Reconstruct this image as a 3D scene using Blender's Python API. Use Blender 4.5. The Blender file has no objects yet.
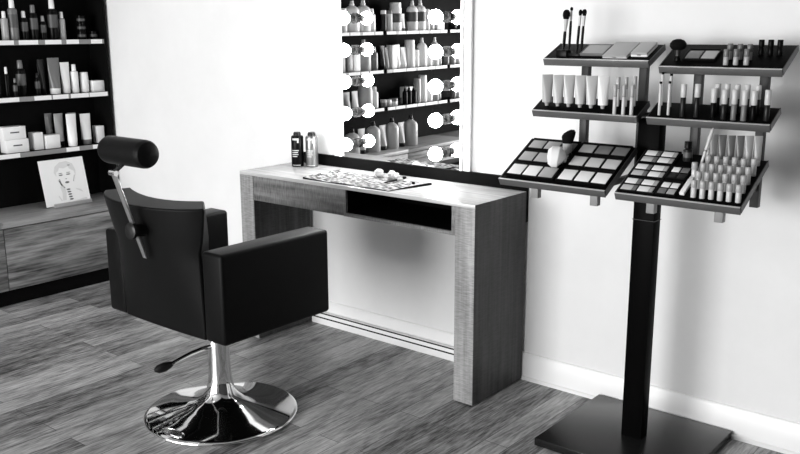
import bpy, bmesh, math, random
from mathutils import Vector, Matrix, Euler

random.seed(7)
SC = bpy.context.scene
COL = SC.collection
PI = math.pi

# ------------------------------------------------------------------ materials
def mat(name, c, rough=.5, metal=0.0, spec=.5, coat=0.0):
    m = bpy.data.materials.new(name); m.use_nodes = True
    b = m.node_tree.nodes['Principled BSDF']
    b.inputs['Base Color'].default_value = (c, c, c, 1)
    b.inputs['Roughness'].default_value = rough
    b.inputs['Metallic'].default_value = metal
    b.inputs['Specular IOR Level'].default_value = spec
    b.inputs['Coat Weight'].default_value = coat
    return m

def grained(name, c0, c1, rough=.5, scale=(1, 1, 1), noise=8, detail=6, bump=.0, spec=.5, p0=.3, p1=.7):
    """noise-mottled grey: used for wood (stretched), leather, plaster"""
    m = mat(name, c0, rough, spec=spec); nt = m.node_tree; N = nt.nodes; L = nt.links
    b = N['Principled BSDF']
    tc = N.new('ShaderNodeTexCoord'); mp = N.new('ShaderNodeMapping'); mp.inputs['Scale'].default_value = scale
    nz = N.new('ShaderNodeTexNoise'); nz.inputs['Scale'].default_value = noise; nz.inputs['Detail'].default_value = detail
    nz.inputs['Roughness'].default_value = .65
    cr = N.new('ShaderNodeValToRGB')
    cr.color_ramp.elements[0].position = p0; cr.color_ramp.elements[0].color = (c0, c0, c0, 1)
    cr.color_ramp.elements[1].position = p1; cr.color_ramp.elements[1].color = (c1, c1, c1, 1)
    L.new(tc.outputs['Object'], mp.inputs['Vector']); L.new(mp.outputs[0], nz.inputs['Vector'])
    L.new(nz.outputs['Fac'], cr.inputs[0]); L.new(cr.outputs[0], b.inputs['Base Color'])
    if bump:
        bp = N.new('ShaderNodeBump'); bp.inputs['Strength'].default_value = bump; bp.inputs['Distance'].default_value = .002
        L.new(nz.outputs['Fac'], bp.inputs['Height']); L.new(bp.outputs[0], b.inputs['Normal'])
    return m

def wood(name, c0, c1, axis, rough=.5, spec=.4, fine=46, broad=5, tick=0.0):
    """two stretched noises (broad flame + fine saw lines), grain along `axis`; tick adds cross saw marks"""
    m = mat(name, c0, rough, spec=spec); nt = m.node_tree; N = nt.nodes; L = nt.links
    b = N['Principled BSDF']; tc = N.new('ShaderNodeTexCoord')
    def nz(scale, st, det):
        mp = N.new('ShaderNodeMapping'); s = [1, 1, 1]; s['xyz'.index(axis)] = st; mp.inputs['Scale'].default_value = s
        n = N.new('ShaderNodeTexNoise'); n.inputs['Scale'].default_value = scale; n.inputs['Detail'].default_value = det
        n.inputs['Roughness'].default_value = .6
        L.new(tc.outputs['Object'], mp.inputs[0]); L.new(mp.outputs[0], n.inputs['Vector']); return n
    a = nz(broad, .22, 5); f = nz(fine, .05, 3)
    mx = N.new('ShaderNodeMix'); mx.data_type = 'FLOAT'; mx.inputs[0].default_value = .5
    L.new(a.outputs['Fac'], mx.inputs[2]); L.new(f.outputs['Fac'], mx.inputs[3])
    out = mx.outputs[0]
    if tick:
        mp = N.new('ShaderNodeMapping'); s = [8, 8, 8]; s['xyz'.index(axis)] = 90; mp.inputs['Scale'].default_value = s
        n = N.new('ShaderNodeTexNoise'); n.inputs['Scale'].default_value = 4; n.inputs['Detail'].default_value = 1
        L.new(tc.outputs['Object'], mp.inputs[0]); L.new(mp.outputs[0], n.inputs['Vector'])
        m2 = N.new('ShaderNodeMix'); m2.data_type = 'FLOAT'; m2.inputs[0].default_value = tick
        L.new(out, m2.inputs[2]); L.new(n.outputs['Fac'], m2.inputs[3]); out = m2.outputs[0]
    cr = N.new('ShaderNodeValToRGB')
    cr.color_ramp.elements[0].position = .36; cr.color_ramp.elements[0].color = (c0, c0, c0, 1)
    cr.color_ramp.elements[1].position = .66; cr.color_ramp.elements[1].color = (c1, c1, c1, 1)
    L.new(out, cr.inputs[0]); L.new(cr.outputs[0], b.inputs['Base Color'])
    bp = N.new('ShaderNodeBump'); bp.inputs['Strength'].default_value = .15; bp.inputs['Distance'].default_value = .001
    L.new(f.outputs['Fac'], bp.inputs['Height']); L.new(bp.outputs[0], b.inputs['Normal'])
    return m

def floor_mat():
    m = mat('floor_planks', .15, .42, spec=.4); nt = m.node_tree; N = nt.nodes; L = nt.links
    b = N['Principled BSDF']; tc = N.new('ShaderNodeTexCoord')
    mp = N.new('ShaderNodeMapping'); mp.inputs['Rotation'].default_value = (0, 0, PI / 2)
    br = N.new('ShaderNodeTexBrick'); br.inputs['Scale'].default_value = 1
    br.inputs['Brick Width'].default_value = .9; br.inputs['Row Height'].default_value = .095
    br.inputs['Mortar Size'].default_value = .0012; br.inputs['Mortar Smooth'].default_value = .1
    br.inputs['Color1'].default_value = (.0, .0, .0, 1); br.inputs['Color2'].default_value = (1, 1, 1, 1)
    br.inputs['Mortar'].default_value = (.5, .5, .5, 1); br.offset = .37
    L.new(tc.outputs['Object'], mp.inputs[0]); L.new(mp.outputs[0], br.inputs['Vector'])
    def nz(sc, sx, sy, det):
        q = N.new('ShaderNodeMapping'); q.inputs['Scale'].default_value = (sx, sy, 1)
        n = N.new('ShaderNodeTexNoise'); n.inputs['Scale'].default_value = sc; n.inputs['Detail'].default_value = det
        n.inputs['Roughness'].default_value = .62
        L.new(tc.outputs['Object'], q.inputs[0]); L.new(q.outputs[0], n.inputs['Vector']); return n
    a = nz(9, 1.6, .3, 8); f = nz(75, 1.6, .16, 5)
    x1 = N.new('ShaderNodeMix'); x1.data_type = 'FLOAT'; x1.inputs[0].default_value = .55
    L.new(a.outputs['Fac'], x1.inputs[2]); L.new(f.outputs['Fac'], x1.inputs[3])
    x2 = N.new('ShaderNodeMix'); x2.data_type = 'FLOAT'; x2.inputs[0].default_value = .12
    L.new(x1.outputs[0], x2.inputs[2]); L.new(br.outputs['Color'], x2.inputs[3])
    cr = N.new('ShaderNodeValToRGB')
    cr.color_ramp.elements[0].position = .37; cr.color_ramp.elements[0].color = (FL0, FL0, FL0, 1)
    cr.color_ramp.elements[1].position = .65; cr.color_ramp.elements[1].color = (FL1, FL1, FL1, 1)
    L.new(x2.outputs[0], cr.inputs[0])
    x3 = N.new('ShaderNodeMix'); x3.data_type = 'RGBA'
    L.new(br.outputs['Fac'], x3.inputs[0]); L.new(cr.outputs[0], x3.inputs[6]); x3.inputs[7].default_value = (.05, .05, .05, 1)
    L.new(x3.outputs[2], b.inputs['Base Color'])
    rr = N.new('ShaderNodeMapRange'); rr.inputs['To Min'].default_value = .32; rr.inputs['To Max'].default_value = .55
    L.new(f.outputs['Fac'], rr.inputs[0]); L.new(rr.outputs[0], b.inputs['Roughness'])
    bp = N.new('ShaderNodeBump'); bp.inputs['Strength'].default_value = .2; bp.inputs['Distance'].default_value = .001
    L.new(f.outputs['Fac'], bp.inputs['Height']); L.new(bp.outputs[0], b.inputs['Normal'])
    return m

def emit(name, s):
    m = bpy.data.materials.new(name); m.use_nodes = True; nt = m.node_tree; nt.nodes.clear()
    o = nt.nodes.new('ShaderNodeOutputMaterial'); e = nt.nodes.new('ShaderNodeEmission'); e.inputs[1].default_value = s
    nt.links.new(e.outputs[0], o.inputs[0]); return m

# tunables
FL0, FL1 = .025, .6
BULB, CEIL, WINP, EXPO = 58, 1.2, 335, 0.0

M = dict(
    wall=grained('white_wall_paint', .76, .81, .75, noise=3, spec=.2),
    grey=mat('dark_plaster', .03, .9), ceil=mat('ceiling_paint', .3, .9), white=mat('white_lacquer', .86, .35),
    floor=floor_mat(),
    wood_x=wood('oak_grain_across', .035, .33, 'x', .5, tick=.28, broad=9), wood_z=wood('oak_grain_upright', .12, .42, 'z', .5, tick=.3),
    wood_shade=wood('oak_shaded_side', .008, .085, 'z', .5, tick=.2, broad=9),  # same oak, with the shade of its side faces put into the colour
    wood_lit=wood('oak_lit_top', .36, .7, 'x', .25, spec=.6), wood_y=wood('cabinet_wood', .02, .34, 'y', .5, broad=13, fine=70),  # desk top: same oak, lightened in colour for reflected light
    wood_ctr=wood('countertop_wood', .13, .38, 'y', .42, broad=5),
    black=mat('black_laminate', .0035, .7, spec=.04), blackgloss=mat('black_gloss', .008, .18), tray=mat('black_tray', .003, .4, spec=.02),
    lip=mat('brushed_tray_edge', .11, .4, .3), strip=mat('painted_edge_highlight', .6, .3, .5), peg=mat('pale_steel', .22, .45), steel=mat('grey_steel', .035, .45, spec=.3), dsteel=mat('dark_steel', .03, .35, .3),
    base=mat('base_plate_black', .010, .22, spec=.25), post=mat('post_black', .0025, .3, spec=.012),
    leather=grained('black_leatherette', .0012, .003, .5, noise=350, detail=2, bump=.1, spec=.1),
    chrome=mat('chrome', .86, .06, 1.0), rubber=mat('black_plastic', .006, .4, spec=.3), satin=mat('satin_metal', .5, .28, .9), satinb=mat('silver_grey_can', .22, .3, .75),
    w=mat('white_plastic', .82, .35), g=mat('pale_grey_plastic', .36, .35), m=mat('mid_grey_plastic', .14, .35),
    d=mat('dark_grey_plastic', .012, .3, spec=.2), k=mat('black_plastic_gloss', .003, .3, spec=.08), lt=mat('light_plastic', .52, .3),
    cloth=None, cotton=mat('cotton_white', .6, .95), hair_k=mat('dark_bristles', .004, .9, spec=.1), hair_w=mat('white_bristles', .8, .9),
    card=mat('white_card', .86, .6), ink=mat('grey_print', .12, .7), ink2=mat('pale_print', .7, .7), fit=mat('lamp_socket_dark', .02, .5, spec=.2), tag=mat('paper_tag', .86, .6),
    rail=mat('grey_rail', .22, .4), bulb=emit('lamp_bulb', BULB), diff=emit('lamp_diffuser', CEIL), lab=mat('grey_label', .06, .5), clip=mat('clear_perspex', .35, .15),
)
_b = M['leather'].node_tree.nodes['Principled BSDF']; _b.inputs['Sheen Weight'].default_value = .10; _b.inputs['Sheen Roughness'].default_value = .35
# mirror
mm = mat('mirror_silver', .93, .0, 1.0); M['mirror'] = mm

def mat_cloth():
    m = mat('printed_mat', .7, .8); nt = m.node_tree; N = nt.nodes; L = nt.links; b = N['Principled BSDF']
    tc = N.new('ShaderNodeTexCoord'); mp = N.new('ShaderNodeMapping'); mp.inputs['Scale'].default_value = (1, 2.2, 1)
    n = N.new('ShaderNodeTexNoise'); n.inputs['Scale'].default_value = 38; n.inputs['Detail'].default_value = 4
    cr = N.new('ShaderNodeValToRGB'); cr.color_ramp.elements[0].position = .46; cr.color_ramp.elements[0].color = (.01, .01, .01, 1)
    cr.color_ramp.elements[1].position = .57; cr.color_ramp.elements[1].color = (.42, .42, .42, 1)
    L.new(tc.outputs['Object'], mp.inputs[0]); L.new(mp.outputs[0], n.inputs['Vector']); L.new(n.outputs['Fac'], cr.inputs[0]); L.new(cr.outputs[0], b.inputs['Base Color'])
    return m
M['cloth'] = mat_cloth()

# ------------------------------------------------------------------ helpers
def bx(bm, x0, x1, y0, y1, z0, z1, bev=0.0, seg=2):
    r = bmesh.ops.create_cube(bm, size=1)
    vs = r['verts']
    for v in vs:
        v.co = Vector(((x0 + x1) / 2 + v.co.x * (x1 - x0), (y0 + y1) / 2 + v.co.y * (y1 - y0), (z0 + z1) / 2 + v.co.z * (z1 - z0)))
    if bev:
        es = set(e for v in vs for e in v.link_edges)
        bmesh.ops.bevel(bm, geom=list(es), offset=bev, segments=seg, affect='EDGES', profile=.5)
    return bm

def lathe(bm, prof, n=20, c=(0, 0, 0)):
    rings = []
    for r, z in prof:
        if r <= 1e-6: rings.append([bm.verts.new((c[0], c[1], c[2] + z))])
        else: rings.append([bm.verts.new((c[0] + r * math.cos(2 * PI * i / n), c[1] + r * math.sin(2 * PI * i / n), c[2] + z)) for i in range(n)])
    for a, b in zip(rings, rings[1:]):
        for i in range(n):
            j = (i + 1) % n
            if len(a) == 1 and len(b) > 1: bm.faces.new((a[0], b[j], b[i]))
            elif len(b) == 1 and len(a) > 1: bm.faces.new((a[i], a[j], b[0]))
            elif len(a) > 1: bm.faces.new((a[i], a[j], b[j], b[i]))
    if len(rings[0]) > 1: bm.faces.new(list(reversed(rings[0])))
    if len(rings[-1]) > 1: bm.faces.new(rings[-1])
    return bm

def tube(bm, pts, rad, n=10):
    """swept round bar through pts; rad scalar or list"""
    pts = [Vector(p) for p in pts]; rs = rad if isinstance(rad, (list, tuple)) else [rad] * len(pts)
    rings = []; up = Vector((0, 0, 1))
    for i, p in enumerate(pts):
        t = (pts[min(i + 1, len(pts) - 1)] - pts[max(i - 1, 0)]).normalized()
        u = up if abs(t.z) < .95 else Vector((1, 0, 0))
        s = t.cross(u).normalized(); w = s.cross(t).normalized()
        rings.append([bm.verts.new(p + (s * math.cos(2 * PI * k / n) + w * math.sin(2 * PI * k / n)) * rs[i]) for k in range(n)])
    for a, b in zip(rings, rings[1:]):
        for i in range(n): bm.faces.new((a[i], a[(i + 1) % n], b[(i + 1) % n], b[i]))
    bm.faces.new(list(reversed(rings[0]))); bm.faces.new(rings[-1])
    return bm

def loft(bm, loops):
    rs = [[bm.verts.new(p) for p in lp] for lp in loops]; n = len(rs[0])
    for a, b in zip(rs, rs[1:]):
        for i in range(n): bm.faces.new((a[i], a[(i + 1) % n], b[(i + 1) % n], b[i]))
    bm.faces.new(list(reversed(rs[0]))); bm.faces.new(rs[-1]); return bm

def poly(bm, pts, z=0, th=.0006):
    a = [bm.verts.new((x, y, z)) for x, y in pts]; b = [bm.verts.new((x, y, z + th)) for x, y in pts]
    bm.faces.new(list(reversed(a))); bm.faces.new(b)
    for i in range(len(a)):
        j = (i + 1) % len(a); bm.faces.new((a[i], a[j], b[j], b[i]))

def NB(): return bmesh.new()

def obj(name, bm, m, parent=None, loc=None, rot=None, bevel=0.0, ang=35, label=None):
    me = bpy.data.meshes.new(name)
    bmesh.ops.recalc_face_normals(bm, faces=bm.faces[:])
    bm.to_mesh(me); bm.free()
    for p in me.polygons: p.use_smooth = True
    me.set_sharp_from_angle(angle=math.radians(ang))
    me.materials.append(m if not isinstance(m, str) else M[m])
    o = bpy.data.objects.new(name, me); COL.objects.link(o)
    if parent: o.parent = parent
    if loc: o.location = loc
    if rot: o.rotation_euler = rot
    if bevel:
        b = o.modifiers.new('bevel', 'BEVEL'); b.width = bevel; b.segments = 3; b.limit_method = 'ANGLE'; b.angle_limit = math.radians(50)
    if label: o['label'] = label
    return o

def tag(o, label, cat, group=None):
    o['label'] = label; o['category'] = cat
    if group: o['group'] = group
    return o

def thing(name, label, cat, loc=(0, 0, 0), rot=(0, 0, 0), group=None):
    o = bpy.data.objects.new(name, None); COL.objects.link(o); o.empty_display_size = .05
    o.location = loc; o.rotation_euler = rot
    return tag(o, label, cat, group)

def struct(name, bm, m, label=None):
    o = obj(name, bm, m); o['kind'] = 'structure'
    if label: o['label'] = label
    return o

def dup(root, loc, label, rot=None, group=None):
    r = root.copy(); COL.objects.link(r); r.location = loc; r['label'] = label
    if rot is not None: r.rotation_euler = rot
    if group: r['group'] = group
    for ch in list(root.children):
        c = ch.copy(); COL.objects.link(c); c.parent = r
        for g in list(ch.children):
            d = g.copy(); COL.objects.link(d); d.parent = c
    return r

ORD = ['first', 'second', 'third', 'fourth', 'fifth', 'sixth', 'seventh', 'eighth', 'ninth', 'tenth', 'eleventh', 'twelfth',
       'thirteenth', 'fourteenth', 'fifteenth', 'sixteenth', 'seventeenth', 'eighteenth', 'nineteenth', 'twentieth']
def nth(i, n):
    return 'leftmost' if i == 0 else ('rightmost' if i == n - 1 else ORD[i] + ' from left')

# ------------------------------------------------------------------ room
XL, XR, YF, ZC = -2.975, 3.0, -6.0, 2.75
struct('floor', bx(NB(), XL - .1, XR + .1, YF - .1, .1, -.1, 0), 'floor')
struct('ceiling', bx(NB(), XL - .1, XR + .1, YF - .1, .1, ZC, ZC + .1), 'ceil')
struct('wall_back', bx(NB(), XL - .1, XR + .1, 0, .1, 0, ZC), 'wall')
struct('wall_left', bx(NB(), XL - .1, XL, YF, 0, 0, ZC), 'wall')
struct('wall_right', bx(NB(), XR, XR + .1, YF, 0, 0, ZC), 'grey')
WX0, WX1, WZ0, WZ1 = -2.7, .8, .12, 2.1
b = NB()
bx(b, XL, WX0, YF - .1, YF, 0, ZC); bx(b, WX1, XR, YF - .1, YF, 0, ZC)
bx(b, WX0, WX1, YF - .1, YF, 0, WZ0); bx(b, WX0, WX1, YF - .1, YF, WZ1, ZC)
struct('wall_front', b, 'wall')
b = NB()
for x in (WX0, (WX0 + WX1) / 2 - .025, WX1 - .05): bx(b, x, x + .05, YF - .08, YF - .02, WZ0, WZ1)
bx(b, WX0 + .05, WX1 - .05, YF - .08, YF - .02, WZ0, WZ0 + .05); bx(b, WX0 + .05, WX1 - .05, YF - .08, YF - .02, WZ1 - .05, WZ1)
struct('window_1', b, 'white', 'white framed window on the front side')
# skirting with a small bead and a shoe strip
def skirting(name, x0, x1):
    b = NB()
    prof = [(0, 0), (-.018, 0), (-.018, .012), (-.013, .016), (-.013, .085), (-.010, .092), (-.010, .103), (-.005, .112), (0, .114)]
    loft(b, [[(x0, y, z) for y, z in prof], [(x1, y, z) for y, z in prof]])
    return struct(name, b, 'white')
skirting('baseboard_back', -2.55, XR)

# white cable duct on the floor under the desk, two dark lines
t = thing('cable_duct', 'white floor duct with two dark lines along the wall under the desk', 'duct', (-.64, -.0185, 0))
obj('duct_body', bx(NB(), -.545, .545, -.016, 0, 0, .062, .002), 'white', t)
for z in (.031, .054):
    obj('seam', bx(NB(), -.544, .544, -.0175, -.0155, z, z + .006), 'black', t, label='dark seam')

# ------------------------------------------------------------------ styling desk
DX, DD, DH = -1.28, -.37, .78
t = thing('styling_desk', 'grey oak styling desk with open niche, standing against the mirror wall', 'desk', (-.64, -.19, 0))
def L(x0, x1, y0, y1, z0, z1): return (x0 + .64, x1 + .64, y0 + .19, y1 + .19, z0, z1)
obj('desk_top', bx(NB(), *L(DX, 0, DD, -.02, .765, .78), .0012), 'wood_lit', t)
for x0, x1 in ((DX, -1.193), (-.0875, 0)):
    lg = obj('leg', bx(NB(), *L(x0, x1, DD, -.02, .006, .765), .001), 'wood_z', t)
    b = NB()
    for xx in (x0 + .02, x1 - .02): lathe(b, [(.012, 0), (.012, .006)], 10, (xx + .64, DD + .19 + .025, 0)); lathe(b, [(.012, 0), (.012, .006)], 10, (xx + .64, -.05 + .19, 0))
    obj('glide', b, 'rubber', lg, label='black glides')
obj('side_panel', bx(NB(), *L(0, .0015, DD + .0005, -.0205, .006, .779)), 'wood_shade', t, label='thin side sheet with painted shade')  # sheet carrying painted shade on the side turned from the light
obj('side_panel', bx(NB(), *L(-1.193, -1.1915, DD + .003, -.0205, .006, .654)), 'wood_shade', t, label='thin inner side sheet with painted shade')  # inner leg face, its shade painted in with the darker oak
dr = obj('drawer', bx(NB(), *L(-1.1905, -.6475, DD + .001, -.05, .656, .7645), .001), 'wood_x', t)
b = NB()
bx(b, *L(-.6455, -.0875, DD, -.05, .655, .669)); bx(b, *L(-.6455, -.634, DD, -.05, .669, .765)); bx(b, *L(-.104, -.0875, DD, -.05, .669, .765))
nf = obj('niche_frame', b, 'wood_x', t)
b = NB(); bx(b, *L(-.634, -.104, -.06, -.05, .669, .765)); bx(b, *L(-.634, -.104, DD + .012, -.06, .669, .6705))
bx(b, *L(-.634, -.6325, DD + .012, -.06, .6705, .765)); bx(b, *L(-.1055, -.104, DD + .012, -.06, .6705, .765)); bx(b, *L(-.6325, -.1055, DD + .012, -.06, .7635, .765))
obj('niche_shade', b, 'black', t, label='black sheets painted as the shade inside the niche')  # thin black sheets standing in for the unlit inside of the niche
obj('back_panel', bx(NB(), *L(DX, 0, -.02, -.001, .655, .829)), 'black', t, label='black back panel rising above the top')

# ------------------------------------------------------------------ mirror with bulbs
t = thing('wall_mirror', 'tall wall mirror with bare bulbs down both sides, above the desk', 'mirror', (-.643, -.012, .83), (.0062, 0, 0))
ZT = .85
obj('mirror_glass', bx(NB(), -.338, .325, 0, .004, 0, ZT), 'mirror', t)
obj('backing_board', bx(NB(), -.383, .37, .004, .012, 0, ZT), 'white', t)
for s in (-1, 1):
    e = .325 if s > 0 else .338
    x0, x1 = sorted((s * e, s * (e + .047)))
    b = NB(); bx(b, x0, x1, -.006, .004, 0, ZT, .002); bx(b, *sorted((s * e, s * (e + .013))), -.012, -.006, 0, ZT, .002)
    obj('side_frame', b, 'white', t, label='white side frame')
for bxx in (-.889, -.393):
    for zz in (.9, 1.037, 1.1735, 1.309, 1.4445):
        so = obj('socket', lathe(NB(), [(0, 0), (.02, 0), (.022, .004), (.022, .012), (.015, .016), (.0165, .022), (.0145, .026), (.0165, .03), (.0145, .034), (.016, .044), (0, .044)], 16), 'fit', t,
                 loc=(bxx + .643, -.0005, zz - .83), rot=(PI / 2, 0, 0))
        obj('bulb', lathe(NB(), [(.013, .042)] + [(.0295 * math.sin(a), .075 - .0295 * math.cos(a)) for a in [PI * k / 12 for k in range(2, 12)]] + [(0, .1045)], 20), 'bulb', so)

# ------------------------------------------------------------------ barber chair
CX, CY = -.714, -1.0
t = thing('salon_chair', 'black leather salon chair with headrest on a chrome disc base', 'chair', (CX + .018, CY, 0))
ox, oy = CX + .018, CY
def C(x0, x1, y0, y1, z0, z1): return (x0 - ox, x1 - ox, y0 - oy, y1 - oy, z0, z1)
prof = [(0, .004), (.272, 0), (.281, .004), (.283, .010), (.278, .016), (.268, .019), (.20, .031), (.13, .047), (.085, .064), (.062, .084), (.05, .108), (.043, .14), (.0395, .19), (.0395, .374), (0, .374)]
bs = obj('disc_base', lathe(NB(), prof, 72), 'chrome', t, ang=60)
# oval maker's plate pressed into the disc, no readable lettering
b = NB(); n = 24
lathe(b, [(0, 0), (.030, 0), (.032, .0015), (.030, .003), (.026, .003), (.025, .0018), (0, .0018)], n)
bmesh.ops.scale(b, vec=(1.7, .55, 1), verts=b.verts[:])
for k in range(9): bx(b, -.034 + k * .0078, -.030 + k * .0078, -.007, .007, .0015, .003)
obj('badge', b, 'chrome', bs, loc=(.033, -.243, .0235), rot=(.13, .0, .1), label='small oval embossed plate')
obj('column_collar', lathe(NB(), [(.045, .33), (.047, .335), (.047, .374), (0, .374)], 32), 'rubber', t)
obj('seat_plate', bx(NB(), *C(-.9, -.52, -1.17, -.78, .374, .394), .004), 'black', t)
obj('seat', bx(NB(), *C(-.938, -.492, -1.13, -.735, .394, .51), .02, 3), 'leather', t)
for x0, x1 in ((-.49, -.388), (-1.04, -.938)):
    b = NB(); bx(b, *C(x0, x1, -1.217, -.726, .393, .70), .013, 3)
    am = obj('armrest', b, 'leather', t)
# backrest: barrel plan, slight rake
b = NB(); loops = []
U = [-1, -.97, -.92, -.85, -.74, -.6, -.42, -.22, 0, .22, .42, .6, .74, .85, .92, .97, 1]
for k in range(13):
    f = k / 12; z = .393 + f * (.838 - .393)
    hw = .224 + (.036 * max(0, (f - .68) / .32) ** .6 if f > .68 else 0)
    rear = -1.215 - .040 * f; bul = .006 + .05 * f ** 1.3; th = .085 - .006 * f
    lp = []
    for u in U: lp.append((CX - .016 * f * f + (hw + .018 * f * f) * u - ox, rear - bul * (1 - u * u) + .034 * f * abs(u) ** 5 - oy, z + .006 * f ** 4 * (u * u)))
    for u in reversed(U): lp.append((CX + (hw - .004 - .052 * f * f) * u - ox, rear + th - bul * .7 * (1 - u * u) - oy, z + f ** 4 * (.012 + .008 * u * u)))
    loops.append(lp)
obj('backrest', loft(b, loops), 'leather', t, bevel=.011)
# headrest on a sliding bar
hb = (CX, -1.3, 0)
bar0, bar1 = Vector((-.684, -1.292, .662)), Vector((-.684, -1.389, .958))
dv = (bar1 - bar0).normalized(); sd = Vector((1, 0, 0)); nn = dv.cross(sd).normalized()
def obar(bm, a, c, w, h):
    d = (c - a).normalized(); s = Vector((1, 0, 0)); s = (s - d * s.dot(d)).normalized(); m = d.cross(s)
    q = []
    for p in (a, c): q.append([p + s * (w * i) + m * (h * j) for i, j in ((-1, -1), (1, -1), (1, 1), (-1, 1))])
    return loft(bm, [[(p.x - ox, p.y - oy, p.z) for p in l] for l in q])
br_ = obj('headrest_bar', obar(NB(), bar0, bar1, .0095, .004), 'satin', t, bevel=.0015, label='flat steel slide bar')
lk = obj('headrest_link', obar(NB(), Vector((-.684, -1.389, .958)), Vector((-.684, -1.34, .99)), .008, .004), 'dsteel', t, bevel=.001)
b = NB(); tube(b, [(-.70 - ox, -1.389 - oy, .958), (-.668 - ox, -1.389 - oy, .958)], .009, 14); obj('hinge_pin', b, 'chrome', t)
kp = bar0.lerp(bar1, .33)
b = NB(); tube(b, [(kp.x - ox, -1.27 - oy, kp.z - .004), (kp.x - ox, kp.y - .006 - oy, kp.z)], .021, 18); obj('slide_clamp', b, 'rubber', t)
b = NB(); tube(b, [(kp.x - ox - .001, kp.y - .006 - oy, kp.z), (kp.x - ox, kp.y - .010 - oy, kp.z + .001), (kp.x - ox, kp.y - .020 - oy, kp.z + .002), (kp.x - ox, kp.y - .023 - oy, kp.z + .002)], [.02, .0285, .028, .022], 22)
obj('clamp_knob', b, 'rubber', t)
b = NB(); x0, x1, yy, zz, rr = -.806, -.566, -1.33, 1.019, .0455
pts = [(x0, 0), (x0 + .003, .6), (x0 + .010, .88), (x0 + .02, .98), (x0 + .03, 1)]
pr = [(0.001, x0)] + [(rr * f, x) for x, f in pts[1:]] + [(rr * f, x1 - (x - x0)) for x, f in reversed(pts[1:])] + [(.001, x1)]
tube(b, [(x - ox, yy - oy, zz) for r, x in pr], [r for r, x in pr], 32)
obj('headrest', b, 'leather', t)
lv = obj('pump_lever', tube(NB(), [(-.692 - ox, -1.02 - oy, .274), (-.70 - ox, -1.07 - oy, .274), (-.708 - ox, -1.115 - oy, .268), (-.716 - ox, -1.16 - oy, .257), (-.722 - ox, -1.195 - oy, .247)], [.008, .008, .0075, .007, .0065], 10), 'chrome', t, label='curved chrome pump lever')
b = NB(); tube(b, [(-.721 - ox, -1.188 - oy, .249), (-.723 - ox, -1.197 - oy, .2465), (-.7275 - ox, -1.217 - oy, .243), (-.733 - ox, -1.240 - oy, .240), (-.736 - ox, -1.252 - oy, .239)], [.009, .013, .0175, .015, .006], 14)
obj('lever_knob', b, 'rubber', lv, label='black oval foot knob')

# ------------------------------------------------------------------ left wall shelf units and cabinets
SX0, SX1 = XL + .005, -2.79
SHELF = [.755, 1.05, 1.345, 1.63]
YB = [-.02, -.84, -1.65, -2.46, -3.30, -4.11]
WHICH = ['nearest the corner', 'second from the corner', 'third from the corner', 'fourth from the corner', 'fifth from the corner']
TAGS = {(0, 2): [(-.98, -.575), (-.548, -.44), (-.40, -.305), (-.275, -.2), (-.125, -.055)],
        (0, 1): [(-.98, -.575), (-.49, -.392), (-.383, -.29), (-.275, -.165), (-.16, -.045)],
        (0, 0): [(-.98, -.6), (-.33, -.25), (-.165, -.06)]}
for i in range(5):
    y1, y0 = YB[i], YB[i + 1]; yc = (y0 + y1) / 2
    t = thing('wall_shelf', 'black open wall shelf unit above a low wood cabinet, %s' % WHICH[i], 'shelf', (SX0, yc, .44), group=None)
    W = (y1 - y0) / 2
    def S(xa, xb, ya, yb_, za, zb): return (xa - SX0, xb - SX0, ya - yc, yb_ - yc, za - .44, zb - .44)
    obj('back_panel', bx(NB(), *S(SX0, SX0 + .012, y0 + .001, y1 - .001, .441, 1.9)), 'black', t)
    for ya, yb_ in (((y1 - .013, y1 - .001),) if i == 0 else ((y0 + .001, y0 + .013),) if i == 4 else ()):
        obj('side_panel', bx(NB(), *S(SX0 + .012, -2.795, ya, yb_, .441, 1.9)), 'black', t)
    obj('top_panel', bx(NB(), *S(SX0, -2.795, y0 + .001, y1 - .001, 1.9, 1.915)), 'black', t)
    for j, z in enumerate(SHELF):
        sh = obj('shelf_board', bx(NB(), *S(SX0 + .012, SX1 - .004, y0 + .014, y1 - .014, z - .022, z)), 'black', t)
        obj('front_rail', bx(NB(), *S(SX1 - .004, SX1, y0 + .02, y1 - .022, z - .024, z + .001)), 'rail', sh, label='grey front rail')
        tl = TAGS.get((i, j))
        if tl is None:
            tl = []; yy = y0 + .025; k = 0
            while yy < y1 - .1:
                w = (.11, .16, .09, .13)[(k + j) % 4]; tl.append((yy, min(yy + w, y1 - .025))); yy += w + .012 + .02 * ((k + j) % 3 == 0); k += 1
        for ya, yb_ in tl:
            ya = max(ya, y0 + .021)
            obj('price_tag', bx(NB(), *S(SX1, SX1 + .0012, ya, yb_, z - .0225, z + .0005)), 'tag', sh, label='white paper strip')
    t = thing('base_cabinet', 'low wood cabinet under the shelf unit %s' % WHICH[i], 'cabinet', (-2.77, yc, 0))
    def K(xa, xb, ya, yb_, za, zb): return (xa + 2.77, xb + 2.77, ya - yc, yb_ - yc, za, zb)
    obj('plinth', bx(NB(), *K(SX0, -2.60, y0, y1, 0, .082)), 'black', t, label='black recessed plinth')
    obj('carcass', bx(NB(), *K(SX0, -2.59, y0 + .001, y1 - .001, .082, .41)), 'black', t)
    obj('door', bx(NB(), *K(-2.589, -2.57, y0 + .002, y1 - .002, .086, .406), .001), 'wood_y', t)
    obj('countertop', bx(NB(), *K(SX0, -2.566, y0, y1, .412, .44), .001), 'wood_ctr', t)

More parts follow.
